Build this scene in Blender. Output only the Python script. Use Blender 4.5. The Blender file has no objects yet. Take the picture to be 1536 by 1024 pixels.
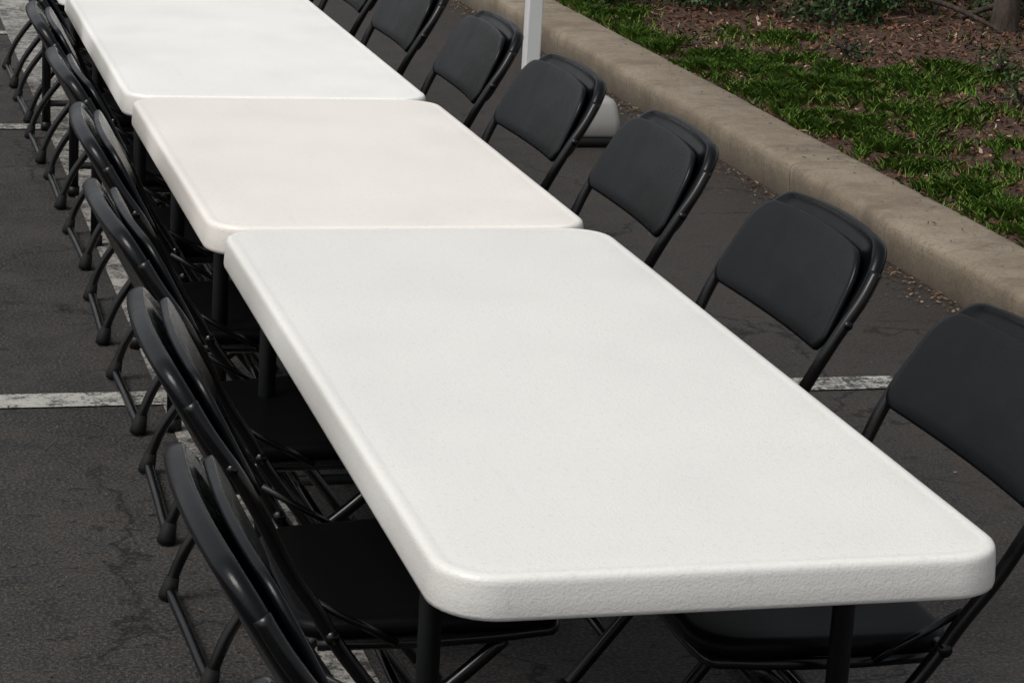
import bpy, bmesh, math, random
import numpy as np
from mathutils import Vector, Matrix, noise
random.seed(7); rng=np.random.default_rng(7)
scene=bpy.context.scene
COL=scene.collection
# ------------------------------------------------------------------ helpers
def link(o,parent=None):
    COL.objects.link(o)
    if parent is not None: o.parent=parent
    return o
def mesh_obj(name,verts,faces,mat=None,smooth=True,parent=None,auto=None):
    me=bpy.data.meshes.new(name); me.from_pydata([tuple(v) for v in verts],[],[tuple(f) for f in faces]); me.update()
    if mat: me.materials.append(mat)
    if smooth: me.polygons.foreach_set('use_smooth',[True]*len(me.polygons))
    return link(bpy.data.objects.new(name,me),parent)
def np_mesh(name,V,F,mat,smooth=False):
    me=bpy.data.meshes.new(name)
    V=np.asarray(V,dtype=np.float32);F=np.asarray(F,dtype=np.int32);k=F.shape[1]
    me.vertices.add(len(V));me.vertices.foreach_set('co',V.ravel())
    me.loops.add(F.size);me.loops.foreach_set('vertex_index',F.ravel())
    me.polygons.add(len(F));me.polygons.foreach_set('loop_start',np.arange(0,F.size,k,dtype=np.int32))
    me.update(calc_edges=True)
    if smooth: me.polygons.foreach_set('use_smooth',[True]*len(F))
    me.materials.append(mat)
    return link(bpy.data.objects.new(name,me))
class NT:
    def __init__(s,name):
        s.m=bpy.data.materials.new(name);s.m.use_nodes=True;s.t=s.m.node_tree;s.n=s.t.nodes;s.l=s.t.links
        s.b=s.n['Principled BSDF']
    def node(s,t,**k):
        nd=s.n.new(t)
        for a,v in k.items(): setattr(nd,a,v)
        return nd
    def link(s,a,b): s.l.new(a,b)
    def coord(s,scale=(1,1,1)):
        tc=s.node('ShaderNodeTexCoord');mp=s.node('ShaderNodeMapping');mp.inputs['Scale'].default_value=scale
        s.link(tc.outputs['Object'],mp.inputs['Vector']);return mp.outputs[0]
    def wcoord(s,scale=None):
        g=s.node('ShaderNodeNewGeometry')
        if scale is None: return g.outputs['Position']
        mp=s.node('ShaderNodeMapping');mp.inputs['Scale'].default_value=scale;s.link(g.outputs['Position'],mp.inputs['Vector']);return mp.outputs[0]
    def noise(s,vec,scale,detail=4,rough=.55,dist=0):
        nd=s.node('ShaderNodeTexNoise');nd.inputs['Scale'].default_value=scale;nd.inputs['Detail'].default_value=detail
        nd.inputs['Roughness'].default_value=rough;nd.inputs['Distortion'].default_value=dist
        if vec is not None: s.link(vec,nd.inputs['Vector'])
        return nd.outputs['Fac']
    def ramp(s,fac,stops):
        r=s.node('ShaderNodeValToRGB');e=r.color_ramp.elements
        while len(e)<len(stops): e.new(.5)
        for el,(p,c) in zip(e,stops):
            el.position=p;el.color=(c if len(c)==4 else (*c,1)) if hasattr(c,'__len__') else (c,c,c,1)
        s.link(fac,r.inputs[0]);return r.outputs[0]
    def maprange(s,val,a,b,c,d):
        m=s.node('ShaderNodeMapRange');s.link(val,m.inputs[0])
        for i,x in enumerate((a,b,c,d)): m.inputs[i+1].default_value=x
        return m.outputs[0]
    def mix(s,fac,a,b,mode='MIX'):
        m=s.node('ShaderNodeMix',data_type='RGBA',blend_type=mode)
        for i,v in ((0,fac),(6,a),(7,b)):
            if hasattr(v,'is_linked'): s.link(v,m.inputs[i])
            elif i==0: m.inputs[0].default_value=v
            else: m.inputs[i].default_value=(*v,1)
        return m.outputs[2]
    def math(s,op,a,b=None):
        m=s.node('ShaderNodeMath',operation=op)
        for i,v in enumerate((a,b)):
            if v is None: continue
            if hasattr(v,'is_linked'): s.link(v,m.inputs[i])
            else: m.inputs[i].default_value=v
        return m.outputs[0]
    def bump(s,h,strength=.3,dist=.01):
        b=s.node('ShaderNodeBump');b.inputs['Strength'].default_value=strength;b.inputs['Distance'].default_value=dist
        s.link(h,b.inputs['Height']);s.link(b.outputs[0],s.b.inputs['Normal']);return b.outputs[0]
    def set(s,**k):
        for a,v in k.items():
            inp=s.b.inputs[a.replace('_',' ')]
            if hasattr(v,'is_linked'): s.link(v,inp)
            else: inp.default_value=(*v,1) if (hasattr(v,'__len__') and len(v)==3) else v
        return s
# ------------------------------------------------------------------ materials
t=NT('asphalt');v=t.wcoord()
big=t.noise(v,.8,3,.6); mid=t.noise(v,6,4,.75); fine=t.noise(v,120,2,.75)
pit=t.noise(t.wcoord((12,34,12)),1,3,.65); patch=t.noise(v,1.9,4,.65)
c=t.ramp(big,[(.3,(.018,.0170,.0170)),(.5,(.028,.0262,.0258)),(.7,(.042,.039,.037))])
c=t.mix(t.ramp(mid,[(.42,0.),(.68,.75)]),c,(.048,.040,.034))
c=t.mix(t.ramp(mid,[(.30,.6),(.45,0.)]),c,(.013,.012,.012))
c=t.mix(t.ramp(patch,[(.34,.55),(.47,0.)]),c,(.012,.0108,.0105))
c=t.mix(t.ramp(pit,[(.31,.9),(.39,0.)]),c,(.008,.007,.0065))
c=t.mix(t.ramp(fine,[(.49,0.),(.64,.65)]),c,(.100,.095,.090))
c=t.mix(t.ramp(fine,[(.30,.7),(.44,0.)]),c,(.008,.008,.008))
sx=t.node('ShaderNodeSeparateXYZ');t.link(v,sx.inputs[0])
dirt=t.math('MULTIPLY',t.maprange(sx.outputs[0],1.2,2.5,0,.75),t.ramp(mid,[(.3,.35),(.6,1.)]))
c=t.mix(dirt,c,(.028,.0208,.0155))
nd=t.node('ShaderNodeTexNoise');nd.inputs['Scale'].default_value=2.4;nd.inputs['Detail'].default_value=5;nd.inputs['Roughness'].default_value=.62;t.link(v,nd.inputs['Vector'])
off=t.node('ShaderNodeVectorMath',operation='MULTIPLY_ADD');t.link(nd.outputs['Color'],off.inputs[0]);off.inputs[1].default_value=(.5,.5,.5);t.link(v,off.inputs[2])
vc=t.node('ShaderNodeTexVoronoi',feature='DISTANCE_TO_EDGE');vc.inputs['Scale'].default_value=1.0;t.link(off.outputs[0],vc.inputs['Vector'])
crack=t.ramp(vc.outputs['Distance'],[(.0,.9),(.010,0.)])
crack=t.math('MULTIPLY',crack,t.ramp(big,[(.40,0.),(.50,1.)]))
c=t.mix(crack,c,(.005,.0045,.0045))
t.bump(t.math('ADD',t.math('MULTIPLY',fine,.5),t.math('ADD',mid,t.ramp(pit,[(.30,0.),(.41,.5)]))),.9,.011)
t.set(Base_Color=c,Roughness=.78);M_ASPH=t.m;t.b.inputs['Specular IOR Level'].default_value=.32
def paint(name,lo,hi,col):
    t=NT(name);v=t.wcoord()
    a=t.noise(v,18,5,.78);b=t.noise(v,2.2,2,.6);f=t.noise(v,110,2,.75)
    c=t.mix(t.ramp(f,[(.4,0.),(.62,.7)]),(.026,.024,.023),(.105,.10,.094))
    s=t.math('ADD',t.math('ADD',t.math('MULTIPLY',a,.5),t.math('MULTIPLY',b,.25)),t.math('MULTIPLY',f,.35))
    m=t.ramp(s,[(lo,0.),(hi,1.)])
    pc=t.mix(a,tuple(x*.6 for x in col),col)
    t.bump(f,.5,.005);t.set(Base_Color=t.mix(m,c,pc),Roughness=.75);return t.m
M_LINE=paint('worn_white_paint',.49,.59,(.50,.49,.45)); M_LINE2=paint('very_worn_paint',.48,.63,(.42,.405,.37))
t=NT('concrete');v=t.wcoord()
c=t.ramp(t.noise(v,3.0,4,.6),[(.3,(.145,.113,.078)),(.5,(.205,.166,.119)),(.72,(.265,.221,.164))])
c=t.mix(t.ramp(t.noise(v,90,2,.7),[(.35,.45),(.5,0.)]),c,(.085,.067,.048))
c=t.mix(t.ramp(t.noise(v,13,4,.7),[(.5,0.),(.75,.4)]),c,(.32,.275,.215))
c=t.mix(t.ramp(t.noise(t.wcoord((3,6,1.2)),1,4,.7),[(.52,0.),(.66,.55)]),c,(.09,.069,.049))
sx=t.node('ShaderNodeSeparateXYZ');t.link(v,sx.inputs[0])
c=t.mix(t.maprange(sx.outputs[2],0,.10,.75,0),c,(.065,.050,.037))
fr=t.math('FRACT',t.math('MULTIPLY',t.math('ADD',sx.outputs[1],.7),1/3.0))
jt=t.math('LESS_THAN',fr,.0022)
c=t.mix(t.math('MULTIPLY',jt,.6),c,(.04,.032,.024))
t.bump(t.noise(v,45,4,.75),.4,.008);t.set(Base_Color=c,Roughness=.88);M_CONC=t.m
t=NT('mulch_soil');v=t.wcoord()
c=t.ramp(t.noise(v,26,4,.75),[(.3,(.012,.007,.004)),(.5,(.050,.026,.015)),(.68,(.105,.056,.034))])
t.set(Base_Color=c,Roughness=.95);M_SOIL=t.m
def island_mat(name,stops,rough=.7):
    t=NT(name);g=t.node('ShaderNodeNewGeometry')
    c=t.ramp(g.outputs['Random Per Island'],stops)
    t.set(Base_Color=c,Roughness=rough);t.b.inputs['Specular IOR Level'].default_value=.2
    return t.m
M_CHIP=island_mat('mulch_chips',[(0,(.020,.010,.006)),(.4,(.070,.032,.018)),(.7,(.145,.066,.038)),(.93,(.21,.115,.07)),(1,(.42,.33,.24))],.85)
M_GRASS=island_mat('grass_blades',[(0,(.050,.105,.014)),(.4,(.095,.205,.024)),(.8,(.155,.30,.036)),(1,(.29,.33,.09))],.6)
M_LEAF=island_mat('shrub_leaves',[(0,(.010,.025,.008)),(.5,(.024,.055,.016)),(.85,(.045,.09,.025)),(1,(.08,.12,.04))],.45)
M_DRY=island_mat('dry_litter',[(0,(.05,.03,.018)),(.5,(.12,.075,.045)),(1,(.28,.2,.13))],.85)
t=NT('bark');v=t.coord((1,1,.25));nn=t.noise(v,30,5,.7);c=t.ramp(nn,[(.35,(.02,.014,.01)),(.65,(.085,.062,.045))]);t.bump(nn,.8,.02);t.set(Base_Color=c,Roughness=.9);M_BARK=t.m
def table_mat(name,col):
    t=NT(name);v=t.coord()
    c=t.mix(t.ramp(t.noise(v,2.2,4,.6),[(.3,0.),(.75,.6)]),col,tuple(x*.93 for x in col))
    c=t.mix(t.ramp(t.noise(v,110,2,.6),[(.57,0.),(.74,.34)]),c,tuple(x*.70 for x in col))
    c=t.mix(t.ramp(t.noise(t.coord((40,3,1)),1,3,.7),[(.66,0.),(.74,.14)]),c,tuple(x*.6 for x in col))
    t.bump(t.noise(v,260,2,.6),.32,.002)
    t.set(Base_Color=c,Roughness=t.ramp(t.noise(v,6,3),[(.3,.28),(.7,.42)]))
    return t.m
M_T1=table_mat('white_polyethylene',(.81,.798,.76)); M_T2=table_mat('cream_white_polyethylene',(.875,.836,.778)); M_T3=table_mat('warm_white_polyethylene',(.93,.915,.875))
t=NT('black_plastic');v=t.coord();t.bump(t.noise(v,260,2,.65),.10,.002)
t.set(Base_Color=t.mix(t.noise(v,7,3),(.0020,.0024,.0030),(.0040,.0046,.0056)),Roughness=t.ramp(t.noise(v,12,3),[(.3,.20),(.7,.32)]));t.b.inputs['Specular IOR Level'].default_value=.22;M_BP=t.m
t=NT('black_seat');v=t.coord();t.bump(t.noise(v,300,2,.65),.2,.002);t.set(Base_Color=(.0025,.0026,.003),Roughness=.42);t.b.inputs['Specular IOR Level'].default_value=.10;M_SEAT=t.m
t=NT('black_enamel_tube');v=t.coord();t.set(Base_Color=(.003,.003,.0033),Roughness=t.ramp(t.noise(v,30,3),[(.3,.18),(.7,.32)]));t.b.inputs['Specular IOR Level'].default_value=.36;M_TUBE=t.m
t=NT('rubber');t.set(Base_Color=(.006,.006,.006),Roughness=.7);t.b.inputs['Specular IOR Level'].default_value=.25;M_RUB=t.m
t=NT('dark_powder_coat');v=t.coord();t.set(Base_Color=t.mix(t.noise(v,20),(.006,.0065,.0075),(.010,.011,.012)),Roughness=.45);t.b.inputs['Specular IOR Level'].default_value=.25;M_LEG=t.m
t=NT('white_enamel');v=t.coord();t.set(Base_Color=t.mix(t.noise(v,8,4),(.68,.69,.68),(.78,.78,.77)),Roughness=.4);M_WH=t.m
t=NT('grey_white_plastic');v=t.coord();t.set(Base_Color=t.mix(t.noise(v,10,5,.7),(.24,.235,.22),(.38,.37,.35)),Roughness=.6);M_GW=t.m
# ------------------------------------------------------------------ geometry helpers
def catmull(P,n=8):
    P=[Vector(p) for p in P];Q=[P[0]*2-P[1]]+P+[P[-1]*2-P[-2]];out=[]
    for i in range(1,len(Q)-2):
        for k in range(n):
            u=k/n;a,b,c,d=Q[i-1],Q[i],Q[i+1],Q[i+2]
            out.append(.5*((2*b)+(c-a)*u+(2*a-5*b+4*c-d)*u*u+(3*b-a-3*c+d)*u**3))
    out.append(P[-1]);return out
def tube(path,r,V,F,sides=10,radii=None):
    path=[Vector(p) for p in path];base=len(V);N=len(path)
    T=[(path[min(i+1,N-1)]-path[max(i-1,0)]).normalized() for i in range(N)]
    up=Vector((0,0,1)) if abs(T[0].z)<.9 else Vector((0,1,0))
    nrm=T[0].cross(up).normalized()
    for i in range(N):
        nrm=(nrm-T[i]*nrm.dot(T[i])).normalized();bn=T[i].cross(nrm);rr=radii[i] if radii else r
        for s in range(sides):
            a=2*math.pi*s/sides;V.append(path[i]+rr*(math.cos(a)*nrm+math.sin(a)*bn))
    for i in range(N-1):
        for s in range(sides):
            a=base+i*sides+s;b=base+i*sides+(s+1)%sides;F.append((a,b,b+sides,a+sides))
    F.append(tuple(base+s for s in range(sides))[::-1]);F.append(tuple(base+(N-1)*sides+s for s in range(sides)))
def rounded_outline(pts,radii,n=7):
    out=[];N=len(pts)
    for i in range(N):
        p=Vector(pts[i]);a=(Vector(pts[i-1])-p).normalized();b=(Vector(pts[(i+1)%N])-p).normalized()
        ang=a.angle(b);r=radii[i];d=r/math.tan(ang/2);c=p+(a+b).normalized()*(r/math.sin(ang/2))
        s=p+a*d-c;e=p+b*d-c
        a0=math.atan2(s.y,s.x);a1=math.atan2(e.y,e.x)
        while a1<a0:a1+=2*math.pi
        if a1-a0>math.pi: a1-=2*math.pi
        for k in range(n+1):
            th=a0+(a1-a0)*k/n;out.append(c+r*Vector((math.cos(th),math.sin(th))))
    return out
def resample(pts,m):
    P=pts+[pts[0]];L=[0]
    for i in range(1,len(P)):L.append(L[-1]+(P[i]-P[i-1]).length)
    out=[];j=0
    for k in range(m):
        s=L[-1]*k/m
        while L[j+1]<s:j+=1
        u=(s-L[j])/max(1e-9,L[j+1]-L[j]);out.append(P[j].lerp(P[j+1],u))
    return out
def plate(out2d,center,T,mapf,edge=.975,extra=()):
    h=T/2
    prof=[(.03,-h),(.2,-h),(.4,-h),(.6,-h),(.8,-h),(edge-.04,-h),(edge,-h*.93),(1-(1-edge)*.35,-h*.6),(1,0),(1-(1-edge)*.35,h*.6),(edge,h*.93),(edge-.04,h)]+list(extra)+[(.75,h),(.6,h),(.4,h),(.2,h),(.03,h)]
    V=[];F=[];n=len(out2d);c=Vector(center)
    for s,d in prof:
        for p in out2d:
            q=c+(p-c)*s;V.append(mapf(q.x,q.y,d))
    for i in range(len(prof)-1):
        for k in range(n):
            a=i*n+k;b=i*n+(k+1)%n;F.append((a,b,b+n,a+n))
    F.append(tuple(range(n))[::-1]);F.append(tuple((len(prof)-1)*n+k for k in range(n)))
    return V,F
def new_mesh(name,V,F,mat,smooth=True):
    me=bpy.data.meshes.new(name);me.from_pydata([tuple(v) for v in V],[],F);me.materials.append(mat)
    bm=bmesh.new();bm.from_mesh(me);bmesh.ops.recalc_face_normals(bm,faces=bm.faces);bm.to_mesh(me);bm.free()
    me.polygons.foreach_set('use_smooth',[smooth]*len(me.polygons));me.update();return me
# ------------------------------------------------------------------ folding chair (faces +x)
LEAN=.50
def lean(z): return .040-(z-.6)*LEAN
def crown(y,z): return .014*(1-(y/.27)**2)*max(0,min(1,(z-.70)/.12))
o=resample(rounded_outline([(-.274,.658),(.274,.658),(.246,.822),(-.246,.822)],[.028,.028,.065,.065],8),110)
def mp_front(y,z,d):
    return Vector((lean(z)-.022*(1-(y/.27)**2)+d+.012,y,z+crown(y,z)+d*LEAN-.008*(1-(y/.27)**2)*max(0,min(1,(.72-z)/.06))))
V,F=plate(o,(0,.745),.012,mp_front,.982)
ME_PANEL=new_mesh('back_panel',V,F,M_BP)
o=resample(rounded_outline([(-.280,.665),(.280,.665),(.262,.838),(-.262,.838)],[.03,.03,.075,.075],8),110)
def mp_back(y,z,d):
    gap=.008+.017*max(0,min(1,(z-.66)/.17))
    return Vector((lean(z)-.022*(1-(y/.27)**2)+d-gap,y,z+crown(y,z)+d*LEAN))
V,F=plate(o,(0,.75),.026,mp_back,.955,extra=[(.88,.008)])
ME_SHELL=new_mesh('back_shell',V,F,M_BP)
V=[];F=[]
for s in(-1,1):
    P=[(lean(.80)-.020,s*.260,.800),(lean(.76)-.012,s*.272,.755),(lean(.70)-.004,s*.277,.70),(lean(.64),s*.275,.64),(lean(.56),s*.266,.56),(.105,s*.258,.49),(.155,s*.252,.41),(.31,s*.248,.205),(.455,s*.244,.018)]
    tube(catmull(P,6),.0115,V,F,10)
tube([(.37,-.246,.13),(.37,.246,.13)],.009,V,F,8)
ME_FRAME=new_mesh('front_frame',V,F,M_TUBE)
V=[];F=[]
P=[(.40,-.205,.412),(.32,-.212,.345),(.19,-.218,.240),(.100,-.222,.125),(.060,-.224,.035),(.058,-.205,.016),(.058,0,.016),(.058,.205,.016),(.060,.224,.035),(.100,.222,.125),(.19,.218,.240),(.32,.212,.345),(.40,.205,.412)]
tube(catmull(P,6),.0115,V,F,10)
tube([(.26,-.214,.30),(.26,.214,.30)],.008,V,F,8)
ME_REAR=new_mesh('rear_legs',V,F,M_TUBE)
V=[];F=[]
for s in(-1,1):
    tube([(.053,s*.226,-.0),(.055,s*.226,.012),(.063,s*.226,.045)],.0,V,F,10,[.019,.019,.0135])
    tube([(.467,s*.244,0),(.460,s*.244,.012),(.435,s*.244,.045)],.0,V,F,10,[.019,.018,.0145])
ME_CAP=new_mesh('foot_caps',V,F,M_RUB)
V=[];F=[]
for s in(-1,1):
    tube([(.130,s*.235,.448),(.130,s*.268,.448)],.010,V,F,12)
    tube([(lean(.715)-.006,s*.276,.712),(lean(.715)-.006,s*.289,.712)],.008,V,F,12)
    tube([(.10,s*.244,.50),(.23,s*.236,.425)],.006,V,F,8)
    tube(catmull([(.12,s*.200,.412),(.28,s*.214,.416),(.43,s*.214,.424),(.478,s*.19,.428),(.482,0,.428)],5),.010,V,F,8)
ME_HINGE=new_mesh('hinges_and_seat_rails',V,F,M_TUBE)
o=resample(rounded_outline([(.08,-.205),(.50,-.232),(.50,.232),(.08,.205)],[.06,.07,.07,.06],8),96)
def mp_seat(x,y,d):
    u=max(0,min(1,(x-.08)/.42))
    return Vector((x,y,.432+.018*u-.010*(1-(y/.23)**2)*math.sin(u*math.pi)+d))
V,F=plate(o,(.29,0),.032,mp_seat,.955)
ME_SEATM=new_mesh('seat',V,F,M_SEAT)
def chair(x,y,yaw):
    e=bpy.data.objects.new('folding_chair',None);e.empty_display_size=.1;link(e)
    e.location=(x,y,.004);e.rotation_euler=(0,0,yaw)
    for me in (ME_PANEL,ME_SHELL,ME_FRAME,ME_REAR,ME_CAP,ME_HINGE,ME_SEATM):
        link(bpy.data.objects.new(me.name,me),e)
    return e
for y,x,dr in [(-.70,-.20,0),(.02,-.185,.01),(.78,-.15,-.02),(1.57,-.135,.03),(2.33,-.10,-.03),(3.06,-.085,.02),(3.83,-.08,-.02),(4.63,-.06,.02),(5.43,-.06,0),(6.15,-.07,.01),(6.9,-.06,.02),(7.65,-.06,0)]:
    chair(x,y,dr)
for y,x,dr in [(.62,.985,.0),(1.45,.985,.015),(2.30,.975,-.01),(3.07,.96,.02),(3.82,.965,-.02),(4.66,.965,.0),(5.45,.98,.01),(6.2,.98,0),(6.95,.98,0)]:
    chair(x,y,math.pi+dr)
# ------------------------------------------------------------------ folding tables
def rrect(a,b,r,n=9):
    out=[]
    for cx,cy,a0 in((a-r,b-r,0),(-a+r,b-r,90),(-a+r,-b+r,180),(a-r,-b+r,270)):
        for k in range(n+1):
            th=math.radians(a0+90*k/n);out.append((cx+r*math.cos(th),cy+r*math.sin(th)))
    return out
def table(x0,y0,W,L,mat,yaw=0,zt=.74,inset=(.35,.35)):
    e=bpy.data.objects.new('folding_table',None);link(e);e.location=(x0+W/2,y0+L/2,.004);e.rotation_euler=(0,0,yaw)
    prof=[(.30,0),(.06,0),(.030,0),(.024,-.0006),(.019,-.0004),(.013,.0002),(.007,-.0006),(.0028,-.0030),(.0006,-.0075),(-.0002,-.013),(-.0018,-.030),(-.003,-.050),(-.002,-.0555),(.002,-.058),(.009,-.058),(.013,-.05),(.015,-.034),(.06,-.030),(.30,-.030)]
    V=[];F=[]
    for d,z in prof:
        for p in rrect(W/2-d,L/2-d,max(.082-d,.008)): V.append((p[0],p[1],zt-.004+z))
    n=40
    for i in range(len(prof)-1):
        for k in range(n):
            a=i*n+k;b=i*n+(k+1)%n;F.append((a,b,b+n,a+n))
    F.append(tuple(range(n))[::-1]);F.append(tuple((len(prof)-1)*n+k for k in range(n)))
    link(bpy.data.objects.new('table_top',new_mesh('table_top',V,F,mat)),e)
    V=[];F=[]
    for s in(-1,1):
        yy=s*(L/2-inset[0 if s<0 else 1])
        P=[(-W/2+.075,yy,.012),(-W/2+.075,yy,.66),(-W/2+.095,yy,.69),(W/2-.095,yy,.69),(W/2-.075,yy,.66),(W/2-.075,yy,.012)]
        tube(P,.0165,V,F,14)
        tube([(-W/2+.075,yy,.10),(W/2-.075,yy,.10)],.012,V,F,12)
        tube([(0,yy,.66),(0,s*(L/2-.75),.69)],.009,V,F,10)
        for q in(-1,1): tube([(q*(W/2-.075),yy,-.0),(q*(W/2-.075),yy,.03)],.020,V,F,12)
    for q in(-1,1): tube([(q*(W/2-.045),-L/2+.1,.692),(q*(W/2-.045),L/2-.1,.692)],.012,V,F,8)
    link(bpy.data.objects.new('leg_frame',new_mesh('leg_frame',V,F,M_LEG)),e)
table(0,0,.76,1.822,M_T1,inset=(.35,.14))
table(-.0156,1.828,.76,1.375,M_T2,0)
table(-.018,3.212,.762,1.83,M_T3,-.004)
table(-.02,5.05,.76,1.83,M_T3)
# ------------------------------------------------------------------ ground
def sheet(name,x0,x1,y0,y1,z,mat):
    return mesh_obj(name,[(x0,y0,z),(x1,y0,z),(x1,y1,z),(x0,y1,z)],[(0,1,2,3)],mat,False)
sheet('asphalt_ground',-200,200,-200,200,0,M_ASPH)
sheet('parking_line',.060,.240,-5,14,.004,M_LINE2)
sheet('parking_line',-3,.060,3.055,3.165,.004,M_LINE)
sheet('parking_line',.240,2.04,3.045,3.155,.004,M_LINE)
sheet('parking_line',-3,.060,6.54,6.64,.004,M_LINE)
sheet('parking_line',-3,.060,8.83,8.93,.004,M_LINE)
ys=np.arange(-8,22,.05);prof=[(2.588,-.02),(2.584,.03),(2.578,.08),(2.577,.108),(2.580,.122),(2.587,.132),(2.600,.139),(2.65,.142),(2.75,.143),(2.84,.142),(2.862,.139),(2.872,.13),(2.874,-.02)]
V=[];F=[]
for j,y in enumerate(ys):
    for i,(x,z) in enumerate(prof):
        n=noise.noise(Vector((x*4,y*1.6,z*6)))*.005+noise.noise(Vector((x*20,y*14,z*20)))*.002
        n2=noise.noise(Vector((3.3,y*7,z*20)))*.0035 if i in(3,4,5,6) else 0
        V.append((x+n+n2,y,z+(n*.6 if z>.1 else 0)-abs(n2)))
m=len(prof)
for j in range(len(ys)-1):
    for i in range(m-1):
        a=j*m+i;F.append((a,a+1,a+1+m,a+m))
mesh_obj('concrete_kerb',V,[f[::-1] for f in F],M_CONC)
def bedz(x,y):
    return .118+.035*max(0,min(1,(x-2.9)/1.5))+.02*noise.noise(Vector((x*2.2,y*2.2,0)))+.012*noise.noise(Vector((x*9,y*9,4)))
xs=np.concatenate([np.arange(2.86,7.0,.05),np.arange(7,30,1.)]);ys=np.arange(-8,22,.06)
V=[(x,y,bedz(x,y)) for y in ys for x in xs];nx=len(xs)
F=[(j*nx+i,j*nx+i+1,(j+1)*nx+i+1,(j+1)*nx+i) for j in range(len(ys)-1) for i in range(nx-1)]
np_mesh('planting_bed_soil',V,F,M_SOIL,True)
def quads(P,L,Wd,tilt=.5):
    n=len(P);yaw=rng.uniform(0,2*np.pi,n);pt=rng.normal(0,tilt,n);rl=rng.normal(0,tilt,n)
    d=np.stack([np.cos(yaw)*np.cos(pt),np.sin(yaw)*np.cos(pt),np.sin(pt)],1)
    s=np.stack([-np.sin(yaw)*np.cos(rl),np.cos(yaw)*np.cos(rl),np.sin(rl)],1)
    L=L[:,None]/2;Wd=Wd[:,None]/2
    V=np.stack([P-d*L-s*Wd*.4,P-s*Wd+d*L*.1,P+d*L,P+s*Wd],1).reshape(-1,3)
    F=np.arange(n*4).reshape(-1,4);return V,F
n=60000
X=rng.uniform(2.86,6.8,n);Y=rng.uniform(2.0,11.5,n);Z=np.array([bedz(x,y) for x,y in zip(X,Y)])+rng.uniform(.0,.016,n)
V,F=quads(np.stack([X,Y,Z],1),rng.uniform(.010,.055,n)*rng.uniform(.5,1.2,n),rng.uniform(.005,.020,n),.45)
np_mesh('mulch_chips',V,F,M_CHIP)
n=3400
Y=rng.uniform(0,11,n);X=2.575-np.abs(rng.normal(0,.06,n));X[:500]=2.60+rng.random(500)**.5*.27;Z=np.full(n,.006);Z[:500]=.147;
Z+=rng.uniform(0,.004,n)
V,F=quads(np.stack([X,Y,Z],1),rng.uniform(.006,.024,n),rng.uniform(.003,.011,n),.2)
np_mesh('leaf_litter',V,F,M_DRY)
n=1300
X=rng.uniform(-1.2,2.5,n);Y=rng.uniform(.5,11,n)
V,F=quads(np.stack([X,Y,np.full(n,.007)],1),rng.uniform(.004,.016,n),rng.uniform(.003,.007,n),.15)
np_mesh('asphalt_debris',V,F,M_DRY)
# grass patches : (x,y,rx,ry,weight)
patches=[(2.98,8.1,.10,.5,.9),(3.0,7.5,.12,.3,1),(3.25,7.35,.25,.28,1),(3.35,6.85,.30,.25,1.1),(3.05,6.6,.12,.25,.8),(3.7,7.0,.35,.22,.9),(4.15,7.2,.2,.15,.6),
 (3.1,6.05,.20,.24,1),(3.45,6.2,.18,.2,.8),(3.5,5.6,.2,.12,.5),(3.05,5.45,.16,.18,.9),(3.05,4.85,.12,.22,1),(2.98,4.35,.10,.25,1.1),(3.1,3.9,.2,.35,.8),(3.0,3.3,.25,.5,.8),(3.35,5.1,.12,.12,.6),(3.75,6.3,.15,.12,.5),(3.05,9.2,.15,.4,.7),(3.6,8.2,.2,.2,.4)]
P=[]
for (cx,cy,rx,ry,w) in patches:
    k=int(38000*rx*ry*w*3.2)
    a=rng.normal(0,.62,(k,2))
    for u,v_ in a:
        x=cx+u*rx;y=cy+v_*ry
        if x<2.875: continue
        if noise.noise(Vector((x*6,y*6,1)))+.8*noise.noise(Vector((x*21,y*21,7)))>.07: P.append((x,y,bedz(x,y)))
for _ in range(1200):
    x=random.uniform(2.88,5.5);y=random.uniform(3,9.5)
    if noise.noise(Vector((x*2,y*2,3)))>.05: P.append((x,y,bedz(x,y)))
P=np.array(P);n=len(P)
yaw=rng.uniform(0,2*np.pi,n);H=rng.uniform(.014,.048,n)*(.7+.6*np.array([noise.noise(Vector((p[0]*5,p[1]*5,9)))+.5 for p in P]));ln=rng.uniform(.3,1.5,n)*H;w=rng.uniform(.0012,.0032,n)
d=np.stack([np.cos(yaw),np.sin(yaw),0*yaw],1);s=np.stack([-np.sin(yaw),np.cos(yaw),0*yaw],1)
up=np.array([0,0,1.])
m0=P+d*(ln*.35)[:,None]+up*(H*.65)[:,None]
tip=P+d*ln[:,None]+up*H[:,None]
V=np.stack([P-s*w[:,None],P+s*w[:,None],m0+s*w[:,None]*.8,tip,m0-s*w[:,None]*.8],1).reshape(-1,3);F=np.arange(n*5).reshape(-1,5)
np_mesh('grass',V,F,M_GRASS)
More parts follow.
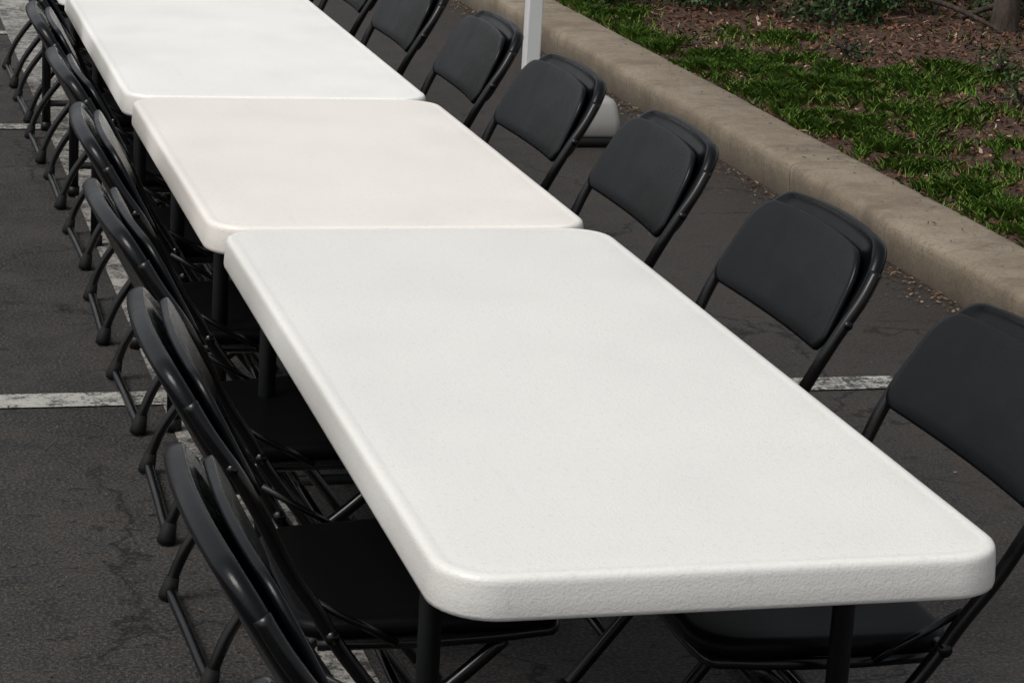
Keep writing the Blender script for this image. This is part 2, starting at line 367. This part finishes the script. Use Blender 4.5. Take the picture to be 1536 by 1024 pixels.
# ------------------------------------------------------------------ shrubs
def leaves(centers,count,size,jit):
    C=np.array(centers);idx=rng.integers(0,len(C),count);dirs=rng.normal(0,1,(count,3));dirs/=np.linalg.norm(dirs,axis=1)[:,None]
    rad=rng.uniform(.45,1.05,count)[:,None]*C[idx][:,3:4]
    P=C[idx][:,:3]+dirs*rad*np.array([1,1,.85])+rng.normal(0,jit,(count,3));P=P[P[:,2]>.14]
    return quads(P,rng.uniform(.6,1.3,len(P))*size,rng.uniform(.35,.6,len(P))*size,.9)
def shrub(x,y,r,h,count=2600,size=.04,name='shrub'):
    cl=[]
    for i in range(22):
        a=random.uniform(0,2*math.pi);rr=r*math.sqrt(random.random());zz=.15+random.uniform(.08,1)*h*(1-.45*(rr/r)**2)
        cl.append((x+rr*math.cos(a),y+rr*math.sin(a),zz,random.uniform(.10,.2)*r/.5))
    e=bpy.data.objects.new(name,None);link(e)
    V,F=leaves(cl,count,size,.02);o=np_mesh('foliage',V,F,M_LEAF);o.parent=e
    V=[];F=[]
    for c in cl[:12]:
        tube(catmull([(x,y,.1),((x*2+c[0])/3,(y*2+c[1])/3,.1+c[2]*.4),(c[0],c[1],c[2])],4),.006,V,F,6)
    o=mesh_obj('stems',V,F,M_BARK);o.parent=e
for a in [(4.12,8.72,.27,.34,2200,.035),(3.75,9.2,.28,.25,1800,.035),(3.15,9.40,.25,.24,1500,.035),(4.62,9.15,.25,.3,1500,.035),(5.35,9.0,.28,.35,1500,.035),(3.35,10.2,.45,.6),(4.0,10.0,.5,.8),(4.8,9.8,.5,.8),(5.55,9.6,.5,.8),(6.1,9.2,.45,.7),(5.3,11.2,.6,1.1),(6.6,10.8,.6,1.1),(4.3,11.4,.6,1.1),(3.3,11.4,.5,.9)]:
    shrub(*a)
for x,y in [(6.9,8),(7,6.6),(7.1,5.2),(7,3.8),(7,2.2),(7.1,.6),(7,-1)]:
    shrub(x,y,.8,1.2,2500,.07)
shrub(4.05,6.45,.14,.14,160,.03);shrub(4.3,7.15,.15,.16,200,.03);shrub(3.75,7.6,.12,.10,130,.028)
def tree(x,y,r,hh,leafc):
    e=bpy.data.objects.new('tree',None);link(e);V=[];F=[]
    P=catmull([(x,y,.05),(x+.03,y+.02,.5),(x+.1,y-.02,1.3),(x+.05,y+.05,hh)],6)
    tube(P,r,V,F,14,[r*(1.25 if i==0 else 1-.55*i/len(P)) for i in range(len(P))])
    cl=[]
    for i in range(9):
        a=i*2.4;z0=1.6+.2*i;q=(x+math.cos(a)*random.uniform(.7,1.3),y+math.sin(a)*random.uniform(.7,1.3),z0+.9)
        PP=catmull([(x+.07,y,z0),((x*1.2+q[0])/2.2,(y*1.2+q[1])/2.2,z0+.55),q],5)
        tube(PP,.03,V,F,8,[.035*(1-.75*k/len(PP)) for k in range(len(PP))])
        cl+= [(q[0]+random.uniform(-.3,.3),q[1]+random.uniform(-.3,.3),q[2]+random.uniform(-.2,.4),random.uniform(.25,.45)) for _ in range(4)]
    o=mesh_obj('trunk',V,F,M_BARK);o.parent=e
    V,F=leaves(cl,leafc,.07,.04);o=np_mesh('crown',V,F,M_LEAF);o.parent=e
tree(4.98,8.5,.075,3.6,7000);tree(6.3,10.2,.09,4,7000);tree(4.0,11.6,.09,4,7000)
V=[];F=[]
P=catmull([(4.28,9.0,.16),(4.45,8.75,.30),(4.68,8.62,.27),(4.85,8.45,.20),(4.93,8.4,.15)],8);tube(P,.015,V,F,8,[.02-.012*i/len(P) for i in range(len(P))])
P=catmull([(4.5,8.72,.30),(4.75,8.8,.36),(5.1,8.95,.34)],8);tube(P,.01,V,F,8,[.012-.007*i/len(P) for i in range(len(P))])
P=catmull([(4.9,8.9,.15),(5.1,8.6,.3),(5.35,8.5,.33),(5.7,8.6,.18)],8);tube(P,.01,V,F,8,[.016-.007*i/len(P) for i in range(len(P))])
mesh_obj('fallen_branch',V,F,M_BARK)
# ------------------------------------------------------------------ canopy pole and weight
e=bpy.data.objects.new('canopy_pole',None);link(e)
V=[];F=[]
def box_tube(cx,cy,z0,z1,a,b,r,V,F):
    base=len(V);o=rrect(a,b,r,3);n=len(o)
    for z in(z0,z1):
        for p in o:V.append((cx+p[0],cy+p[1],z))
    for k in range(n):F.append((base+k,base+(k+1)%n,base+n+(k+1)%n,base+n+k))
    F.append(tuple(range(base,base+n))[::-1]);F.append(tuple(range(base+n,base+2*n)))
box_tube(1.935,6.5,.015,1.15,.030,.030,.006,V,F);box_tube(1.935,6.5,1.10,2.5,.024,.024,.005,V,F)
o=mesh_obj('pole',V,F,M_WH,False);o.parent=e
V=[];F=[];box_tube(1.945,6.5,.002,.014,.04,.04,.01,V,F);o=mesh_obj('foot_plate',V,F,M_WH,False);o.parent=e
e=bpy.data.objects.new('canopy_weight',None);link(e)
def block(cx,cy,levels,mat,name):
    V=[];F=[];n=0
    for z,a,b,r in levels:
        o=rrect(a,b,r,5);n=len(o)
        for p in o:V.append((cx+p[0],cy+p[1],z))
    for i in range(len(levels)-1):
        for k in range(n):F.append((i*n+k,i*n+(k+1)%n,(i+1)*n+(k+1)%n,(i+1)*n+k))
    F.append(tuple(range(n))[::-1]);F.append(tuple((len(levels)-1)*n+k for k in range(n)))
    o=link(bpy.data.objects.new(name,new_mesh(name,V,F,mat)),e)
block(2.13,6.36,[(.04,.115,.105,.03),(.05,.12,.11,.03),(.10,.118,.108,.03),(.165,.105,.09,.03),(.18,.095,.08,.03),(.185,.08,.06,.03)],M_GW,'weight_body')
block(2.13,6.36,[(.001,.12,.105,.03),(.004,.13,.115,.03),(.03,.13,.115,.03),(.039,.12,.105,.03)],M_RUB,'weight_base')
# ------------------------------------------------------------------ light
w=bpy.data.worlds.new('World');scene.world=w;w.use_nodes=True;nt=w.node_tree
sky=nt.nodes.new('ShaderNodeTexSky');sky.sky_type='NISHITA';sky.sun_disc=False
EL=math.radians(56);AZ=math.radians(250)
sky.sun_elevation=EL;sky.sun_rotation=AZ;sky.dust_density=4;sky.air_density=1.0
hs=nt.nodes.new('ShaderNodeHueSaturation');hs.inputs['Saturation'].default_value=.2
nt.links.new(sky.outputs[0],hs.inputs['Color']);nt.links.new(hs.outputs[0],nt.nodes['Background'].inputs[0]);nt.nodes['Background'].inputs[1].default_value=.127
sun=bpy.data.lights.new('sun','SUN');sun.energy=1.4;sun.angle=math.radians(25);sun.color=(1,.965,.91)
so=link(bpy.data.objects.new('sun',sun))
dirn=Vector((math.sin(AZ)*math.cos(EL),math.cos(AZ)*math.cos(EL),math.sin(EL)))
so.rotation_euler=dirn.to_track_quat('Z','Y').to_euler()
scene.view_settings.view_transform='Standard';scene.view_settings.look='None';scene.view_settings.exposure=0
# ------------------------------------------------------------------ camera
cam=bpy.data.cameras.new('camera');co=link(bpy.data.objects.new('camera',cam));scene.camera=co
R=[[0.964175,-0.259043,0.057123],[-0.016885,-0.274839,-0.961342],[0.264729,0.925937,-0.269367]]
r=Vector(R[0]);u=-Vector(R[1]);b=-Vector(R[2])
co.matrix_world=Matrix((( r.x,u.x,b.x,-.6865),(r.y,u.y,b.y,-2.6376),(r.z,u.z,b.z,1.8045),(0,0,0,1)))
cam.sensor_width=36;cam.lens=3635.4/1536*36;cam.clip_start=.05;cam.clip_end=600
